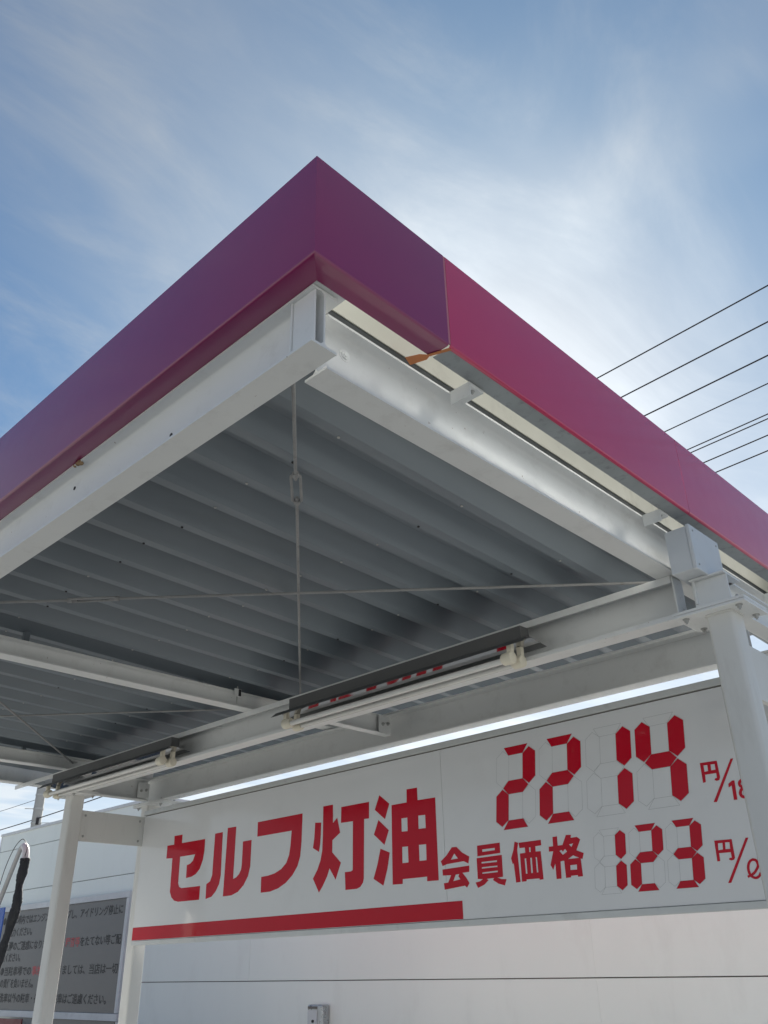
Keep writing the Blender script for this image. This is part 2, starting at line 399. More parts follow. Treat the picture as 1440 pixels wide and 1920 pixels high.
RIBBONS = {
    'ell': ([(-2.186,0.415),(-2.176,0.419),(-2.166,0.422),(-2.155,0.426),(-2.144,0.432),(-2.134,0.44),(-2.125,0.45),(-2.116,0.46),(-2.11,0.47),(-2.108,0.48),(-2.108,0.49),(-2.11,0.498),(-2.113,0.505),(-2.119,0.511),(-2.127,0.514),(-2.136,0.516),(-2.144,0.515),(-2.152,0.512),(-2.16,0.508),(-2.166,0.502),(-2.172,0.495),(-2.176,0.487),(-2.18,0.478),(-2.182,0.469),(-2.183,0.46),(-2.183,0.451),(-2.182,0.441),(-2.179,0.432),(-2.175,0.423),(-2.169,0.417),(-2.162,0.412),(-2.154,0.408),(-2.146,0.406),(-2.137,0.406),(-2.129,0.408),(-2.122,0.412),(-2.116,0.416),(-2.111,0.421),(-2.107,0.426),(-2.104,0.432),(-2.102,0.436)],
        [(-2.19,0.427),(-2.18,0.431),(-2.17,0.434),(-2.161,0.438),(-2.153,0.443),(-2.144,0.449),(-2.136,0.458),(-2.129,0.466),(-2.124,0.474),(-2.122,0.48),(-2.123,0.487),(-2.124,0.493),(-2.126,0.497),(-2.129,0.499),(-2.133,0.501),(-2.138,0.502),(-2.142,0.502),(-2.146,0.5),(-2.151,0.498),(-2.155,0.494),(-2.159,0.489),(-2.162,0.483),(-2.165,0.476),(-2.167,0.468),(-2.168,0.461),(-2.168,0.453),(-2.167,0.445),(-2.165,0.437),(-2.162,0.431),(-2.158,0.427),(-2.153,0.423),(-2.147,0.42),(-2.142,0.419),(-2.138,0.419),(-2.134,0.421),(-2.129,0.423),(-2.125,0.425),(-2.123,0.428),(-2.12,0.432),(-2.117,0.436),(-2.114,0.441)]),
    'eight_a': ([(-2.099,0.929),(-2.1,0.927),(-2.101,0.925),(-2.102,0.923),(-2.102,0.923),(-2.103,0.922),(-2.104,0.921),(-2.105,0.92),(-2.106,0.92),(-2.107,0.919),(-2.108,0.919),(-2.109,0.919),(-2.11,0.919),(-2.111,0.919),(-2.112,0.92),(-2.113,0.92),(-2.113,0.921),(-2.114,0.921),(-2.115,0.922),(-2.115,0.923),(-2.116,0.925),(-2.116,0.926),(-2.116,0.927),(-2.116,0.929),(-2.116,0.93),(-2.115,0.931),(-2.115,0.933),(-2.114,0.934),(-2.113,0.935),(-2.112,0.936),(-2.111,0.937),(-2.11,0.938),(-2.109,0.938),(-2.108,0.938),(-2.107,0.939),(-2.106,0.939),(-2.106,0.939),(-2.105,0.939),(-2.104,0.938),(-2.103,0.938),(-2.102,0.937),(-2.102,0.936),(-2.101,0.936),(-2.1,0.934),(-2.1,0.933),(-2.1,0.933),(-2.1,0.931),(-2.1,0.929),(-2.1,0.926)],
        [(-2.084,0.924),(-2.085,0.922),(-2.085,0.92),(-2.087,0.917),(-2.089,0.914),(-2.091,0.911),(-2.094,0.909),(-2.097,0.907),(-2.1,0.905),(-2.103,0.904),(-2.107,0.903),(-2.11,0.903),(-2.113,0.903),(-2.117,0.904),(-2.12,0.905),(-2.123,0.907),(-2.125,0.909),(-2.128,0.911),(-2.13,0.914),(-2.131,0.917),(-2.132,0.92),(-2.133,0.923),(-2.133,0.926),(-2.133,0.929),(-2.133,0.932),(-2.132,0.936),(-2.13,0.939),(-2.129,0.942),(-2.127,0.945),(-2.124,0.947),(-2.122,0.949),(-2.119,0.951),(-2.116,0.953),(-2.112,0.954),(-2.109,0.955),(-2.105,0.955),(-2.102,0.955),(-2.099,0.954),(-2.096,0.953),(-2.093,0.951),(-2.09,0.949),(-2.088,0.947),(-2.086,0.944),(-2.084,0.941),(-2.083,0.938),(-2.083,0.935),(-2.083,0.932),(-2.083,0.929),(-2.083,0.927)]),
    'eight_b': ([(-2.098,0.876),(-2.099,0.873),(-2.101,0.87),(-2.101,0.868),(-2.102,0.867),(-2.104,0.865),(-2.105,0.864),(-2.107,0.863),(-2.108,0.862),(-2.109,0.861),(-2.111,0.861),(-2.112,0.861),(-2.113,0.861),(-2.114,0.861),(-2.115,0.861),(-2.116,0.862),(-2.117,0.863),(-2.118,0.864),(-2.119,0.866),(-2.12,0.867),(-2.12,0.869),(-2.121,0.871),(-2.121,0.873),(-2.121,0.876),(-2.12,0.878),(-2.12,0.88),(-2.119,0.882),(-2.118,0.885),(-2.116,0.886),(-2.115,0.888),(-2.114,0.889),(-2.112,0.891),(-2.111,0.891),(-2.109,0.892),(-2.108,0.892),(-2.107,0.892),(-2.106,0.892),(-2.105,0.892),(-2.104,0.892),(-2.103,0.891),(-2.102,0.89),(-2.101,0.889),(-2.1,0.887),(-2.099,0.886),(-2.098,0.884),(-2.098,0.882),(-2.098,0.88),(-2.099,0.877),(-2.099,0.874)],
        [(-2.081,0.871),(-2.083,0.868),(-2.084,0.865),(-2.085,0.862),(-2.088,0.858),(-2.09,0.855),(-2.093,0.852),(-2.097,0.849),(-2.1,0.847),(-2.104,0.845),(-2.108,0.844),(-2.112,0.844),(-2.117,0.844),(-2.121,0.845),(-2.124,0.847),(-2.128,0.849),(-2.131,0.851),(-2.133,0.854),(-2.135,0.857),(-2.137,0.861),(-2.138,0.864),(-2.139,0.868),(-2.139,0.872),(-2.139,0.876),(-2.138,0.88),(-2.137,0.884),(-2.135,0.888),(-2.133,0.892),(-2.131,0.895),(-2.128,0.899),(-2.125,0.901),(-2.122,0.904),(-2.118,0.906),(-2.114,0.908),(-2.11,0.909),(-2.106,0.909),(-2.102,0.909),(-2.098,0.908),(-2.094,0.906),(-2.091,0.904),(-2.088,0.902),(-2.086,0.899),(-2.083,0.896),(-2.082,0.892),(-2.081,0.888),(-2.08,0.884),(-2.08,0.88),(-2.081,0.877),(-2.081,0.874)]),
}

# ------------------------------------------------------------------ the ground
g = mesh_obj('ground', [(-400, -400, -EYE), (400, -400, -EYE), (400, 400, -EYE), (-400, 400, -EYE)], [(0, 1, 2, 3)], M['asphalt'])
tag(g, kind='structure')

# ------------------------------------------------------------------ building behind
WY = 9.14
WZ = [-EYE, -1.04, -0.137, 0.767, 1.665, 2.577, 2.93]
def panels(parent, xs, zs):
    for i in range(len(xs) - 1):
        for k in range(len(zs) - 1):
            MB().box(xs[i] + 0.0006, xs[i + 1] - 0.0006, WY + random.uniform(-0.0012, 0.0012), WY + 0.044, zs[k] + 0.006, zs[k + 1] - 0.006).build(
                'wall_panel', M['wall'], parent, bevel=0.0015, seg=2)
bld = thing('building', (-18.2, WY, -EYE), 'white panelled building rising behind the grey parking notice board', 'building')
BX = [-21.52, -17.85, -14.9]
MB().box(BX[0] + 0.02, BX[-1], WY + 0.045, WY + 7.0, -EYE, 2.90).build('core_wall', M['gap'], bld)
panels(bld, BX, WZ)
MB().box(BX[-1] + 0.0005, BX[-1] + 0.03, WY + 0.05, WY + 7.0, -EYE, 2.92).build('end_wall', M['wall'], bld)
MB().box(BX[0] - 0.03, BX[-1] + 0.04, WY - 0.03, WY + 7.05, 2.925, 2.985).build('parapet_cap', M['cap'], bld, bevel=0.006)
MB().box(BX[0] - 0.02, BX[0] + 0.015, WY - 0.012, WY + 7.0, -EYE, 2.92).build('corner_trim', M['cap'], bld, bevel=0.004)
wal = thing('boundary_wall', (-5.0, WY, -EYE), 'long white panelled wall seen below the price signboard', 'wall')
LX = [-14.898, -11.77, -5.69, 0.39, 6.47, 12.0]
MB().box(LX[0] + 0.04, LX[-1] - 0.02, WY + 0.045, WY + 0.12, -EYE, 0.76).build('core_wall', M['gap'], wal)
panels(wal, LX, WZ[:4])  # hidden top shaped low so sunlit ground brightens the wall and sign
MB().box(LX[0] + 0.04, LX[-1], WY - 0.015, WY + 0.14, 0.765, 0.80).build('coping', M['cap'], wal, bevel=0.005)

# small stainless box on the wall, under the price board
bx = thing('wall_box', (-10.12, WY, -0.9), 'small grey metal box fixed to the white wall under the price board', 'box')
MB().box(-10.25, -9.94, WY - 0.14, WY - 0.004, -0.95, -0.425).build('case', M['steelbox'], bx, bevel=0.02, seg=3)
MB().box(-10.235, -10.045, WY - 0.148, WY - 0.141, -0.88, -0.49).build('door', M['jbox'], bx, bevel=0.002)
MB().box(-10.235, -10.045, WY - 0.146, WY - 0.141, -0.475, -0.445).build('vent', M['gap'], bx)
MB().tube([(-10.12, WY - 0.148, -0.62), (-10.12, WY - 0.165, -0.62)], 0.018, 12).build('lock', M['wire'], bx)

# ------------------------------------------------------------------ canopy
XC, YC = -1.683, 1.439           # outer corner of the fascia
XL, YR = -10.46, 6.45            # far left and rear ends of the roof
ZB, ZT = 2.224, 2.724            # fascia bottom and top
can = thing('fuel_canopy', (-5.3, 4.9, -EYE), 'flat canopy with purple and crimson fascia carried by white steel columns', 'canopy')

def fascia_profile(d, lip=0.10, top=0.12, t=0.004, r=0.012):
    """bent sheet: lip, rounded lower edge, face, top return; u grows inwards"""
    outer = [(lip, 0)] + [(r - r * math.sin(a), r - r * math.cos(a)) for a in [i * math.pi / 8 for i in range(5)]]
    outer += [(0, ZT - ZB - 0.006), (0.006, ZT - ZB), (top, ZT - ZB)]
    inner = [(top, ZT - ZB - t), (0.006 + t, ZT - ZB - t), (t, ZT - ZB - 0.01), (t, r + t)] + [(r, t), (lip, t)]
    return outer + inner

FP = fascia_profile(0)
def fascia(axis, a, b, mat, lip=0.10, name='fascia_panel', label=None):
    fp = fascia_profile(0, lip)
    if axis == 'front': fn = lambda u, v, t: (t + (-u if t >= XC - 1e-6 else (u if t <= XL + 1e-6 else 0)), YC + u, ZB + v)
    elif axis == 'right': fn = lambda u, v, t: (XC - u, t + (u if t <= YC + 1e-6 else (-u if t >= YR - 1e-6 else 0)), ZB + v)
    elif axis == 'left': fn = lambda u, v, t: (XL + u, t + (u if t <= YC + 1e-6 else (-u if t >= YR - 1e-6 else 0)), ZB + v)
    else: fn = lambda u, v, t: (t + (-u if t >= XC - 1e-6 else (u if t <= XL + 1e-6 else 0)), YR - u, ZB + v)
    k = len(fp); n_out = k - 6      # the back of the sheet is bare metal
    o = MB().prism(fp, fn, a, b).build(name, mat, can, mats=[mat, M['lip']], fmat=[0 if i < n_out else 1 for i in range(k)] + [0, 0])
    smooth_by_angle(o, 30)
    if label: o['label'] = label
    return o

G = 0.0006
fs = [XC, -4.37, -6.81, -9.25, XL]
for i in range(len(fs) - 1):
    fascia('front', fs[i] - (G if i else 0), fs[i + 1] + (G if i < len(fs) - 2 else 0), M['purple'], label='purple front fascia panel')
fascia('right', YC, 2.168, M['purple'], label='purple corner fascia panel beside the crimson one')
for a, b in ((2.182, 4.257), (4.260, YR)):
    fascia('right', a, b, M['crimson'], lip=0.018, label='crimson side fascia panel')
    MB().box(-1.783, XC - 0.019, a + 0.002, b - 0.002, ZB + 0.002, ZB + 0.006).build('soffit_lip', M['lip'], can)
# pale bare edge where the crimson coat starts
MB().box(XC - 0.006, XC - 0.001, 2.1685, 2.1815, ZB + 0.012, ZT - 0.006).build('paint_edge', M['tapepink'], can)
fascia('left', YC, YR, M['crimson'])
fascia('rear', XC, XL, M['crimson'])
# cream flashing seen through the slot beside the side beam, with an added dark strip painting the slot's shade
MB().box(-1.905, -1.900, 1.70, YR - 0.2, 2.275, 2.56).build('flashing', M['cream'], can)
MB().box(-1.9115, -1.9060, 1.70, YR - 0.2, 2.2225, 2.30).build('gap_shade_strip', M['dark'], can)

# folded deck sheets, each fold one piece, falling slightly to the rear
PITCH = 0.318
def deck_z(y): return 2.20 - 0.03 * (y - 1.66)
def deck_fold(xe):
    lo = [(0.062, 0.0), (0.0, 0.0), (-0.045, 0.098), (-0.150, 0.098), (0.062 - PITCH, 0.0)]
    t = 0.0012
    prof = lo + [(u, v + t) for u, v in reversed(lo)]
    prof = [(xe + u + 0.0004, v) for u, v in prof]
    o = MB().prism(prof, lambda u, v, tt: (u, tt, deck_z(tt) + v), 1.668, YR - 0.12).build('deck_panel', M['deck'], can)
    for Y in (2.25, 3.15, 4.05):
        y = Y + random.uniform(-0.04, 0.04); z = deck_z(y); x = xe + 0.012 + random.uniform(-0.003, 0.003)
        MB().tube([(x, y, z - 0.0002), (x, y, z - 0.006)], 0.007, 6).build('screw', M['zinc'] if random.random() < 0.7 else M['wire'], o)
    return o
xe = -2.135
while xe > XL + 0.62:
    deck_fold(xe); xe -= PITCH

def beam(name, axis, c, a, b, z0, z1, w, tf=0.011, tw=0.008, mat=None):
    p = hprof(c, z0, z1, w, tf, tw)
    o = MB().prism(p, AX if axis == 'x' else AY, a, b).build(name, mat or M['steel'], can)
    return smooth_by_angle(o, 50)

front = beam('edge_beam', 'x', 1.599, -10.14, -1.803, 1.958, 2.222, 0.122)
side = beam('edge_beam', 'y', -1.945, 1.685, YR - 0.22, 1.958, 2.2205, 0.124)
beam('edge_beam', 'y', -10.08, 1.67, YR - 0.22, 1.958, 2.222, 0.124)
beam('roof_beam', 'y', -5.835, 1.67, 5.46, 1.958, 2.085, 0.120, tf=0.009)
beam('roof_beam', 'y', -9.02, 1.67, 5.46, 1.958, 2.085, 0.120, tf=0.009)
def channel(y0, y1, xa, xb, z0, z1, lt, lb, t=0.007):
    """lipped channel open to the front: web at y1, lips hanging from the flanges at y0"""
    p = [(y0, z0), (y1, z0), (y1, z1), (y0, z1), (y0, z1 - lt), (y0 + t, z1 - lt), (y0 + t, z1 - t), (y1 - t, z1 - t),
         (y1 - t, z0 + t), (y0 + t, z0 + t), (y0 + t, z0 + lb), (y0, z0 + lb)]
    return MB().prism(p, AX, xa, xb).build('girder', M['steel'], can, bevel=0.0025)
channel(4.380, 4.505, -9.04, -1.925, 1.695, 1.957, 0.045, 0.028)
channel(5.293, 5.418, -9.04, -1.925, 1.682, 1.945, 0.020, 0.012)
MB().box(-10.22, -9.042, 4.380, 4.387, 1.912, 1.957).box(-10.22, -9.042, 4.387, 4.45, 1.950, 1.957).build('angle_bar', M['steel'], can, bevel=0.002)
MB().box(-1.922, -1.912, 4.385, 4.50, 1.694, 1.950).build('end_plate', M['steel'], can, bevel=0.002)
beam('frame_beam', 'y', -8.83, 4.512, 5.285, 1.70, 1.925, 0.10, tf=0.009)
beam('frame_beam', 'y', -5.05, 4.512, 5.285, 1.745, 1.90, 0.08, tf=0.007)
beam('frame_beam', 'y', -1.69, 4.512, 5.285, 1.70, 1.87, 0.10, tf=0.009)
# stiffeners closing the open end of the front beam, and small plates on it
MB().box(-1.925, -1.806, 1.552, 1.560, 1.972, 2.210).build('end_plate', M['steel'], can, bevel=0.002)
MB().box(-1.935, -1.927, 1.545, 1.592, 1.970, 2.211).build('stiffener', M['steel'], can, bevel=0.002)
MB().box(-1.925, -1.772, 1.525, 1.69, 2.2285, 2.236).build('corner_plate', M['steel'], can, bevel=0.002)
MB().box(-10.1, -1.93, 1.5415, 1.60, 2.2226, 2.236).build('gap_shade_strip', M['dark'], can)  # added dark strip, paints the shade between fascia lip and front beam
# packers lifting the deck off the inner beams
for X in (-5.835, -9.02):
    for Y in (2.4, 3.9, 5.2):
        MB().box(X - 0.05, X - 0.015, Y - 0.02, Y + 0.02, 2.084, deck_z(Y) + 0.002).build('deck_support', M['deck'], can)
# gusset plates with bolts where frame beams meet the girders
for X, yy, z0, z1 in ((-8.775, 5.21, 1.72, 1.88), (-5.005, 5.20, 1.755, 1.895), (-1.785, 4.42, 1.73, 1.90)):
    gp = MB().box(X - 0.006, X + 0.006, yy - 0.07, yy + 0.07, z0, z1).build('gusset_plate', M['steel'], can, bevel=0.002)
    for k in (-0.03, 0.03):
        bolt('bolt', (X + 0.006, yy + k, (z0 + z1) / 2 + k * 0.2), (1, 0, 0), 0.011, 0.018, M['zinc'], gp)
# brackets between side beam and fascia lip
for Y in (2.46, 4.13, 5.80):
    br = MB().box(-1.883, -1.775, Y - 0.05, Y - 0.043, 2.150, 2.222).box(-1.883, -1.775, Y - 0.043, Y + 0.05, 2.206, 2.2215).build('bracket', M['steel'], can, bevel=0.002)
    bolt('bolt', (-1.80, Y, 2.206), (0, 0, -1), 0.008, 0.012, M['zinc'], br)
# bolt heads and holes on the beams
bolt('bolt', (-1.941, 1.83, 2.13), (1, 0, 0), 0.02, 0.008, M['steel'], side)
for (x, z) in ((-2.78, 2.045), (-3.65, 2.14)):
    MB().tube([(x, 1.5948, z), (x, 1.5925, z)], 0.010, 12).build('drill_hole', M['wire'], front)

# columns with head plates
def column(cx, cy, ztop, plate):
    o = MB().prism(rsq(cx, cy, 0.075, 0.022), AZ, -EYE, ztop).build('column', M['column'], can)
    smooth_by_angle(o, 40)
    x0, x1, y0, y1 = plate
    p = MB().box(x0, x1, y0, y1, ztop, ztop + 0.015).build('cap_plate', M['steel'], o, bevel=0.002)
    MB().box(x0, x1, y0, y1, ztop + 0.017, ztop + 0.033).build('cap_plate', M['steel'], o, bevel=0.002)
    w = MB().prism(rsq(cx, cy, 0.083, 0.028), AZ, ztop - 0.010, ztop - 0.0005).build('weld_collar', M['column'], o)
    for sx in (0, 1):
        for sy in (0, 1):
            bxp = x0 + 0.05 + sx * (x1 - x0 - 0.10); byp = y0 + 0.045 + sy * (y1 - y0 - 0.09)
            bolt('bolt', (bxp, byp, ztop), (0, 0, -1), 0.013, 0.022, M['zinc'], o)
            bolt('bolt', (bxp, byp, ztop + 0.033), (0, 0, 1), 0.013, 0.020, M['zinc'], o)
    MB().box(cx - 0.13, cx + 0.13, cy - 0.13, cy + 0.13, -EYE, -EYE + 0.02).build('base_plate', M['steel'], o)
    return o
column(-1.688, 4.443, 1.660, (-1.91, -1.51, 4.295, 4.60))
column(-8.832, 4.443, 1.660, (-9.05, -8.62, 4.295, 4.60))
column(-1.688, 5.355, 1.647, (-1.91, -1.47, 5.26, 5.52))
column(-8.832, 5.355, 1.647, (-9.05, -8.50, 5.262, 5.52))
# flat plates tying each front column to the rear one
for X in (-8.79, -1.655):
    tp = MB().box(X - 0.035, X - 0.003, 4.519, 5.279, 1.222, 1.525).build('tie_plate', M['column'], can, bevel=0.003)
    for Y in (4.57, 5.22):
        for Z in (1.27, 1.475):
            bolt('bolt', (X - 0.003, Y, Z), (1, 0, 0), 0.009, 0.012, M['zinc'], tp)
# stub on the right head plate under the enclosure
stub = MB().box(-1.80, -1.60, 4.36, 4.372, 1.694, 1.86).box(-1.706, -1.694, 4.373, 4.51, 1.694, 1.86).box(-1.80, -1.60, 4.330, 4.545, 1.861, 1.872).build(
    'stub_post', M['steel'], can, bevel=0.002)

# diagonal tie rods under the deck
def lerp(a, b, t): return tuple(a[i] + (b[i] - a[i]) * t for i in range(3))
def rod(a, b, tb=None):
    A, B = Vector(a), Vector(b); d = (B - A).normalized()
    m = MB()
    if tb:
        t0, t1 = tb
        P0, P1 = Vector(t0), Vector(t1)
        m.tube([A, P0 + d * 0.055], 0.0085, 8).tube([P1 - d * 0.055, B], 0.0085, 8)
    else: m.tube([A, B], 0.0085, 8)
    o = smooth_by_angle(m.build('tie_rod', M['rod'], can), 40)
    if tb:
        s = d.cross(Vector((0, 0, 1))).normalized()
        mm = MB()
        for k in (-1, 1):
            mm.tube([P0 + d * 0.0, P0 + s * k * 0.022 + d * 0.025, P1 + s * k * 0.022 - d * 0.025, P1], [0.009, 0.0075, 0.0075, 0.009], 8)
        mm.tube([P0 - d * 0.004, P0 + d * 0.028], 0.016, 8).tube([P1 - d * 0.028, P1 + d * 0.004], 0.016, 8)
        smooth_by_angle(mm.build('turnbuckle', M['rod'], o), 40)
    for E_ in (A, B):
        q = MB().box(E_.x - 0.045, E_.x + 0.045, E_.y - 0.045, E_.y + 0.045, E_.z + 0.011, E_.z + 0.017).build('anchor_plate', M['steel'], o)
    return o
rod((-2.045, 1.655, 2.05), (-5.70, 4.853, 2.05), ((-2.662, 2.196, 2.05), (-2.874, 2.387, 2.05)))
rod((-5.285, 1.645, 2.02), (-2.03, 4.62, 2.02), ((-4.74, 2.153, 2.02), (-4.503, 2.356, 2.02)))
rod((-8.90, 1.99, 2.05), (-5.93, 4.654, 2.05))
rod((-5.93, 1.71, 2.02), (-8.95, 4.42, 2.02))
# threaded hanger beside the middle beam
MB().tube([(-5.755, 4.20, 1.965), (-5.755, 4.20, 2.118)], 0.005, 8).build('hanger', M['zinc'], can)
MB().box(-5.752, -5.744, 4.165, 4.235, 2.03, 2.095).build('hanger_clip', M['steel'], can, bevel=0.002)
MB().box(-5.7435, -5.738, 4.205, 4.228, 2.035, 2.09).build('hanger_slot', M['wire'], can)

# ------------------------------------------------------------------ things on the canopy
# enclosure at the right-hand column head
jb = thing('junction_box', (-1.757, 4.38, 1.873), 'light grey metal junction box above the right-hand column head', 'junction box')
MB().box(-1.832, -1.705, 4.205, 4.555, 1.8735, 2.133).build('case', M['jbox'], jb, bevel=0.004)
ld = MB().box(-1.704, -1.681, 4.198, 4.562, 1.8665, 2.139).build('lid', M['jbox'], jb, bevel=0.006, seg=3)
for Y in (4.235, 4.525):
    for Z in (1.90, 2.105):
        MB().tube([(-1.681, Y, Z), (-1.678, Y, Z)], 0.006, 10).build('screw', M['zinc'], ld)

# masking tape left at the seam of the two paints
tape = MB()
tape.v = [(-1.690, 2.176, 2.2205), (-1.780, 2.146, 2.2205), (-1.782, 2.160, 2.2205), (-1.692, 2.196, 2.2205),
          (-1.800, 2.118, 2.2185), (-1.850, 2.085, 2.212), (-1.868, 2.135, 2.210), (-1.802, 2.166, 2.2185)]
tape.f = [(0, 1, 2, 3), (1, 4, 7, 2), (4, 5, 6, 7)]
tp = tape.build('masking_tape', M['tape'])
sol = tp.modifiers.new('thickness', 'SOLIDIFY'); sol.thickness = 0.0008
tag(tp, 'strip of orange masking tape hanging under the purple and crimson seam', 'tape')

# small mud nest under the lip of the front fascia
nest = MB()
for k, (x, y, z, r) in enumerate(((-3.52, 1.543, 2.212, 0.016), (-3.545, 1.541, 2.214, 0.012), (-3.575, 1.542, 2.215, 0.009))):
    nest.tube([(x, y, z - r * 0.95), (x + 0.002, y, z - r * 0.5), (x, y + 0.002, z), (x - 0.002, y, z + r * 0.5), (x, y, z + 0.010)], [r * 0.35, r * 0.9, r, r * 0.85, r * 0.4], 10)
tag(smooth_by_angle(nest.build('mud_nest', M['mud']), 70), 'small tan lump of dried mud under the purple fascia lip', 'mud nest', kind=None)

# twin-tube lamps under the front girder
def lamp(xa, xb, label):
    L = thing('fluorescent_lamp', ((xa + xb) / 2, 4.285, 1.883), label, 'lamp', 'twin-tube lamps under the canopy girder')
    MB().box(xa, xb, 4.240, 4.330, 1.784, 1.883).build('housing', M['fixture'], L, bevel=0.003)
    rp = [(4.135, 1.734), (4.185, 1.776), (4.235, 1.780), (4.395, 1.758)]
    rp = rp + [(u, v + 0.0016) for u, v in reversed(rp)]
    MB().prism(rp, AX, xa - 0.09, xb + 0.08).build('reflector', M['mirror'], L, mats=[M['mirror'], M['fixture']], fmat=[0, 0, 0, 1, 1, 1, 1, 1, 1, 1])
    MB().box(xa + 0.3, xa + 0.34, 4.331, 4.497, 1.80, 1.86).box(xb - 0.34, xb - 0.3, 4.331, 4.497, 1.80, 1.86).build('bracket', M['steel'], L)
    for Y in (4.205, 4.310):
        t = smooth_by_angle(MB().tube([(xa + 0.05, Y, 1.672), (xb - 0.10, Y, 1.672)], 0.0195, 16).build('tube', M['tubeglass'], L), 40)
        for xe_, s in ((xa + 0.045, -1), (xb - 0.095, 1)):
            # socket: neck plate down from the reflector, cup round the tube end, round back
            m = MB().box(xe_ + s * 0.012, xe_ + s * 0.046, Y - 0.016, Y + 0.016, 1.690, 1.7690)
            m.tube([(xe_ - s * 0.034, Y, 1.678), (xe_ - s * 0.024, Y, 1.678), (xe_ + s * 0.030, Y, 1.678), (xe_ + s * 0.046, Y, 1.678), (xe_ + s * 0.052, Y, 1.678)], [0.030, 0.038, 0.041, 0.038, 0.026], 20)
            smooth_by_angle(m.build('lamp_socket', M['ivory'], t), 40)
    return L
lamp(-5.12, -2.885, 'twin-tube lamp above the price digits, red lettering mirrored in its reflector')
lamp(-9.00, -6.760, 'twin-tube lamp beside the left-hand column, far end of the girder')

# ------------------------------------------------------------------ price signboard
YS = 5.25
SX0, SX1 = -8.752, -1.62
sb = thing('price_signboard', (-5.2, YS, 0.25), 'wide white price signboard with red Japanese lettering hung between the columns', 'signboard')
for a, b, z0 in ((SX0, -4.452, 0.296), (-4.449, -2.112, 0.296), (-2.108, SX1, 0.296)):
    MB().box(a, b, YS, YS + 0.024, z0, 1.5215).build('face_panel', M['sign'], sb, bevel=0.0012, seg=2)
MB().box(SX0, SX1, YS - 0.006, YS + 0.026, 0.252, 0.2935).build('bottom_rail', M['signframe'], sb, bevel=0.003)
MB().box(SX0, SX1, YS - 0.012, YS + 0.026, 1.531, 1.578).build('top_rail', M['signframe'], sb, bevel=0.003)
MB().box(SX0 + 0.004, SX1 - 0.004, YS + 0.010, YS + 0.0255, 1.5218, 1.5306).build('rail_gap', M['gap'], sb)
MB().box(SX0 + 0.01, SX1 - 0.01, YS + 0.025, YS + 0.0275, 0.26, 1.57).build('back_sheet', M['signframe'], sb)

def loops_mesh(loops, depth=0.0012):
    cu = bpy.data.curves.new('tmp', 'CURVE'); cu.dimensions = '2D'; cu.fill_mode = 'BOTH'; cu.extrude = depth / 2
    for L in loops:
        s = cu.splines.new('POLY'); s.points.add(len(L) - 1); s.use_cyclic_u = True
        for p, (x, z) in zip(s.points, L): p.co = (x, z, 0, 1)
    o = bpy.data.objects.new('tmp', cu); COL.objects.link(o)
    dg = bpy.context.evaluated_depsgraph_get()
    me = bpy.data.meshes.new_from_object(o.evaluated_get(dg))
    v = [(q.co.x, q.co.y, q.co.z) for q in me.vertices]; f = [tuple(p.vertices) for p in me.polygons]
    bpy.data.objects.remove(o); bpy.data.curves.remove(cu); bpy.data.meshes.remove(me)
    return v, f

def glyph(loops, y, mat, parent, name='character', label=None):
    v, f = loops_mesh(loops)
    o = mesh_obj(name, [(x, y - 0.0009 - d, z) for x, z, d in v], f, mat, parent)
    if label: o['label'] = label
    return o

for k in ('se', 'ru', 'fu', 'to', 'yu', 'kai', 'in', 'ka', 'kaku', 'en_l', 'sl_l', 'one', 'en_s', 'sl_s'):
    glyph(GLYPHS[k], YS, M['red'], sb)
def ribbon(keys):
    m = MB()
    for k in keys:
        Lp, Rp = RIBBONS[k]; n = len(m.v); c = len(Lp)
        off = 0.0004 * keys.index(k)
        for i in range(c):          # the stroke climbs a hair so that it never crosses itself in one plane
            for (x, z) in (Lp[i], Rp[i]):
                m.v += [(x, YS - 0.0012 - off - 0.00003 * i, z), (x, YS - 0.0003, z)]
        for i in range(c - 1):
            a = n + 4 * i
            m.f += [(a, a + 2, a + 6, a + 4), (a, a + 4, a + 5, a + 1), (a + 2, a + 3, a + 7, a + 6)]
    return m.build('character', M['red'], sb)
ribbon(['ell'])
ribbon(['eight_a', 'eight_b'])
st = glyph([[(SX0 + 0.002, 0.300), (-4.306, 0.300), (-4.306, 0.420), (SX0 + 0.002, 0.420)]], YS, M['red'], sb, 'stripe')

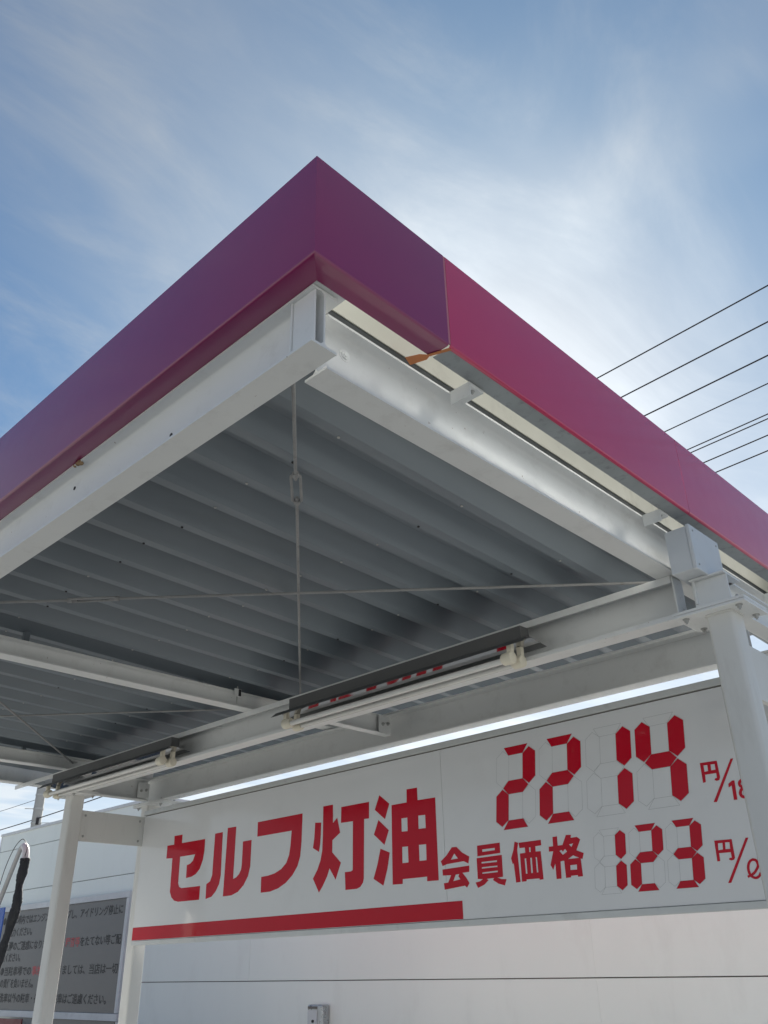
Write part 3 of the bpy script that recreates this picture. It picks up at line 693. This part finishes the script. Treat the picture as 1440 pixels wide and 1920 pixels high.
SEG = {}
def vseg(c, s):
    return [(c, s * 0.262), (c + 0.055, s * 0.222), (c + 0.055, s * 0.050), (c, s * 0.008), (c - 0.055, s * 0.050), (c - 0.055, s * 0.222)]
A_ = 0.118
SEG['a'] = [(-0.106, 0.285), (0.104, 0.285), (0.062, 0.226), (-0.066, 0.226)]
SEG['d'] = [(-0.104, -0.285), (0.106, -0.285), (0.066, -0.226), (-0.062, -0.226)]
SEG['g'] = [(-0.111, 0), (-0.064, 0.046), (0.064, 0.046), (0.111, 0), (0.064, -0.046), (-0.064, -0.046)]
SEG['b'] = vseg(A_, 1); SEG['f'] = vseg(-A_, 1); SEG['c'] = vseg(A_, -1); SEG['e'] = vseg(-A_, -1)
SHEAR = 0.112
def digit(xc, zc, s, lit, w=0.0016):
    def tr(p): return (xc + p[0] * s + SHEAR * p[1] * s, zc + p[1] * s)
    m = MB()
    for k, pts in SEG.items():          # scored outline of every segment
        P = [tr(p) for p in pts]
        cx = sum(p[0] for p in P) / len(P); cz = sum(p[1] for p in P) / len(P)
        o = [(cx + (x - cx) * 1.02, cz + (z - cz) * 1.02) for x, z in P]
        for i in range(len(o)):
            (x0, z0), (x1, z1) = o[i], o[(i + 1) % len(o)]
            d = math.hypot(x1 - x0, z1 - z0); nx, nz = -(z1 - z0) / d * w / 2, (x1 - x0) / d * w / 2
            n = len(m.v)
            m.v += [(x0 + nx, YS - 0.0005, z0 + nz), (x0 - nx, YS - 0.0005, z0 - nz), (x1 - nx, YS - 0.0005, z1 - nz), (x1 + nx, YS - 0.0005, z1 + nz)]
            m.f.append((n, n + 1, n + 2, n + 3))
    D = m.build('digit', M['groove'], sb)
    for k in lit:
        glyph([[tr(p) for p in SEG[k]]], YS, M['red'], D, 'segment')
for xc, lit in ((-3.748, 'abged'), (-3.366, 'abged'), (-2.978, 'bc'), (-2.598, 'fgbc')):
    digit(xc, 1.143, 1.0, lit)
for xc, lit in ((-3.060, 'bc'), (-2.800, 'abged'), (-2.543, 'abgcd')):
    digit(xc, 0.581, 0.675, lit, 0.0013)

# ------------------------------------------------------------------ notice board on the wall, left
NY = 9.04
nb = thing('notice_board', (-18.6, NY, -EYE), 'grey parking notice board in a white frame, black Japanese text', 'notice board')
nx0, nx1 = -21.3, -1.697 * NY
MB().box(nx0, nx1, NY, NY + 0.03, -0.067 * NY, 0.1365 * NY).build('panel', M['notice'], nb)
for (a, b, c, d) in ((nx0 - 0.1, nx1 + 0.10, 0.1370 * NY, 0.1485 * NY), (nx0 - 0.1, nx1 + 0.10, -0.0800 * NY, -0.0675 * NY), (nx1 + 0.003, nx1 + 0.10, -0.067 * NY, 0.1367 * NY),
                     (nx0 - 0.1, nx0 - 0.003, -0.067 * NY, 0.1367 * NY)):
    MB().box(a, b, NY - 0.035, NY + 0.05, c, d).build('frame_rail', M['cap'], nb, bevel=0.004)
for X in (nx0 - 0.06, nx1 + 0.06):
    MB().box(X - 0.035, X + 0.035, NY + 0.0, NY + 0.06, -EYE, -0.0805 * NY).build('post', M['cap'], nb)
MB().box(-18.35, nx1, NY + 0.004, NY + 0.03, -0.140 * NY, -0.0805 * NY).build('lower_panel', M['notice'], nb)

def text_obj(body, x0, x1, z0, h, y, mat, parent, name='text_line', off=0.017):
    cu = bpy.data.curves.new('tmp', 'FONT'); cu.body = body; cu.size = 1.0; cu.offset = off; cu.resolution_u = 3
    o = bpy.data.objects.new('tmp', cu); COL.objects.link(o)
    dg = bpy.context.evaluated_depsgraph_get()
    me = bpy.data.meshes.new_from_object(o.evaluated_get(dg))
    v = [tuple(q.co) for q in me.vertices]; f = [tuple(p.vertices) for p in me.polygons]
    bpy.data.objects.remove(o); bpy.data.curves.remove(cu); bpy.data.meshes.remove(me)
    n = len(body)
    kx = (x1 - x0) / n; kz = h / 0.92
    return mesh_obj(name, [(x0 + a * kx, y, z0 + (b + 0.10) * kz) for a, b, c in v], f, mat, parent)

def nline(parts, r0, r1, rz, h=0.0182):
    """parts: (text, red?) runs of one line, r0..r1 its ends and rz its foot as fractions of the board distance"""
    tot = sum(len(t) for t, _ in parts); x = r0
    for t, red in parts:
        xe_ = x + (r1 - r0) * len(t) / tot
        text_obj(t, x * NY, xe_ * NY, rz * NY, h * NY, NY - 0.003, M['inkred'] if red else M['ink'], nb)
        x = xe_
nline([('●当駐車場内ではエンジンをストップし、アイドリング停止に', 0)], -2.262, -1.708, 0.1075)
nline([('ご協力ください。', 0)], -2.240, -2.090, 0.082)
nline([('●近隣のご迷惑になりますので、', 0), ('騒音等', 1), ('をたてない等ご配', 0)], -2.247, -1.706, 0.0525)
nline([('慮ください。', 0)], -2.236, -2.128, 0.029)
nline([('●当駐車場での', 0), ('事故等', 1), ('につきましては、', 0), ('当店は一切', 0)], -2.232, -1.706, 0.0005)
nline([('の責任を負いません。', 0)], -2.222, -2.045, -0.0240)
nline([('●洗車以外の駐車・長時間の駐車はご遠慮ください。', 0)], -2.232, -1.722, -0.0530)

# red sign under the notice board, blue sign in front of it (both mostly out of the picture to the left)
rs = thing('red_sign', (-19.3, 8.9, -EYE), 'dull red sign with white mark under the grey notice board', 'sign')
MB().box(-19.6, -18.55, 8.90, 8.925, -1.25, -0.745).build('panel', M['maroon'], rs, bevel=0.003)
MB().tube([(-18.95, 8.905, -0.98), (-18.95, 8.896, -0.98)], 0.14, 20).build('white_mark', M['print_white'], rs)
for X in (-19.4, -18.75): MB().box(X - 0.02, X + 0.02, 8.926, 8.95, -EYE, -0.80).build('post', M['cap'], rs)
bs = thing('blue_sign', (-16.3, 7.0, -EYE), 'bright blue sign behind the black hose sleeve', 'sign')
MB().box(-16.75, -15.875, 7.0, 7.02, 0.25, 1.045).build('panel', M['blue'], bs, bevel=0.004)
MB().tube([(-16.3, 7.05, -EYE), (-16.3, 7.05, 1.0)], 0.028, 14).build('post', M['pipe'], bs)

# ------------------------------------------------------------------ hose arm at the left edge
HY = 5.0
ha = thing('hose_arm', (-12.2, HY, -EYE), 'bent grey pipe arm carrying a hose in a black sleeve', 'hose arm')
def bez(P, n=8):
    out = []; P = [Vector(p) for p in P]; Q = [2 * P[0] - P[1]] + P + [2 * P[-1] - P[-2]]
    for i in range(1, len(Q) - 2):
        for k in range(n):
            t = k / n; a, b, c, d = Q[i - 1], Q[i], Q[i + 1], Q[i + 2]
            out.append(0.5 * ((2 * b) + (c - a) * t + (2 * a - 5 * b + 4 * c - d) * t * t + (3 * b - a - 3 * c + d) * t ** 3))
    return out + [P[-1]]
pp = bez([(-12.35, HY, -EYE), (-12.25, HY, -0.7), (-11.92, HY, 0.12), (-11.52, HY, 0.82), (-11.22, HY, 1.33), (-11.13, HY, 1.425), (-11.04, HY, 1.40), (-11.005, HY, 1.27)])
smooth_by_angle(MB().tube(pp, 0.028, 14).build('pipe', M['pipe'], ha), 50)
smooth_by_angle(MB().tube(bez([(-11.085, HY - 0.004, 1.428), (-11.02, HY - 0.004, 1.38), (-10.985, HY - 0.004, 1.26)]), 0.043, 14).build('pale_wrap', M['print_white'], ha), 50)
sp = bez([(-10.985, HY - 0.004, 1.285), (-10.985, HY - 0.006, 1.16), (-11.02, HY - 0.01, 0.99), (-11.00, HY - 0.008, 0.80), (-11.05, HY, 0.65), (-11.155, HY, 0.40), (-11.26, HY, 0.13), (-11.42, HY, -0.35), (-11.55, HY, -0.9), (-11.6, HY, -1.45)], 10)
rr = [0.053 + 0.007 * math.sin(i * 0.21) + 0.005 * math.sin(i * 0.47 + 1) + random.uniform(-0.002, 0.002) for i in range(len(sp))]
rr[0] = 0.046
sp = [p + Vector((random.uniform(-0.003, 0.003), random.uniform(-0.003, 0.003), 0)) for p in sp]
smooth_by_angle(MB().tube(sp, rr, 16).build('hose_sleeve', M['sleeve'], ha), 60)
cw = bez([(-11.58, HY - 0.03, 0.75), (-11.53, HY - 0.03, 1.0), (-11.44, HY - 0.03, 1.23), (-11.29, HY - 0.03, 1.42), (-11.12, HY - 0.03, 1.505), (-10.99, HY - 0.03, 1.46), (-10.93, HY - 0.03, 1.38), (-10.955, HY - 0.03, 1.29)])
smooth_by_angle(MB().tube(cw, 0.0045, 8).build('cable_loop', M['wire'], ha), 60)
smooth_by_angle(MB().tube(bez([(-10.95, HY - 0.055, 1.25), (-10.90, HY - 0.06, 1.262), (-10.885, HY - 0.06, 1.235), (-10.94, HY - 0.055, 1.225)]), 0.004, 6).build('wire_tie', M['wire'], ha), 60)

# ------------------------------------------------------------------ utility pole and overhead lines
PX, PY = -29.07, 13.38
up = thing('utility_pole', (PX, PY, -EYE), 'tall grey concrete utility pole behind the white building', 'utility pole')
o = smooth_by_angle(MB().tube([(PX, PY, -EYE), (PX, PY, 10.4)], [0.19, 0.125], 24).build('shaft', M['concrete'], up), 40)
for i, z in enumerate((3.9, 4.45, 4.9, 5.35, 5.8, 6.3)):
    MB().tube([(PX, PY, z), (PX, PY, z + 0.05)], 0.178 - 0.004 * i, 24).build('band', M['zinc'], up)
    sx = 1 if i % 2 else -1
    MB().tube([(PX, PY, z + 0.025), (PX + 0.30 * sx + 0.1, PY + 0.38 * sx, z + 0.025)], 0.012, 8).build('step_bolt', M['zinc'], up)
MB().box(PX - 0.05, PX + 0.05, PY - 0.9, PY + 0.9, 9.75, 9.85).build('crossarm', M['zinc'], up)
MB().tube([(PX + 0.16, PY - 0.04, 4.4), (PX + 0.16, PY - 0.04, 4.62)], 0.05, 10).build('clamp_box', M['wire'], up)

def overhead(ya, z, label, r=0.0115, dy=0.0, x0=PX, x1=19.0, sag=0.30, z1=None):
    """line that passes y = ya at x = -5, lowest point there"""
    pts = []
    for i in range(41):
        x = x0 + (x1 - x0) * i / 40
        y = ya - 0.0482 * (x + 4.93)
        pts.append((x, y, z + sag * ((x + 5.0) / 24.0) ** 2))
    w = smooth_by_angle(MB().tube(pts, r, 6).build('power_line', M['wire']), 70)
    return tag(w, label, 'power line', 'overhead power lines beyond the canopy')
names = ('highest', 'second-highest', 'third-highest', 'fourth-highest', 'second-lowest', 'lowest')
for k, (yA, kk) in enumerate(((10.048, 1.2215), (10.767, 1.138), (11.509, 1.063), (12.196, 1.002), (13.652, 0.8934), (14.145, 0.8617))):
    overhead(yA * kk + 0.0482 * (4.93 - 4.93 * kk), 8 * kk, names[k] + ' single overhead power line beyond the crimson fascia', r=0.0135 if k < 3 else 0.0105)
overhead(13.047 * 0.9356 + 0.0482 * 0.32, 8 * 0.9356 + 0.015, 'upper overhead power line of the close pair beyond the crimson fascia', r=0.010)
overhead(13.047 * 0.9356 + 0.0482 * 0.32 + 0.03, 8 * 0.9356 - 0.045, 'lower overhead power line of the close pair beyond the crimson fascia', r=0.010)
# two thinner service cables running on past the pole, low over the roof line of the building
for zz, yo, lab in ((4.62, 0.0, 'slack service cable clamped to the concrete utility pole'), (5.55, 0.6, 'thin service cable passing behind the concrete utility pole')):
    pts = [(PX + t * 12.0, PY + yo - 0.58 * t + 0.02, zz + 0.10 * t + 0.25 * t * t) for t in [k / 8 for k in range(-24, 17)]]
    w = smooth_by_angle(MB().tube(pts, 0.016 if yo == 0 else 0.009, 6).build('service_cable', M['wire']), 70)
    tag(w, lab, 'cable')
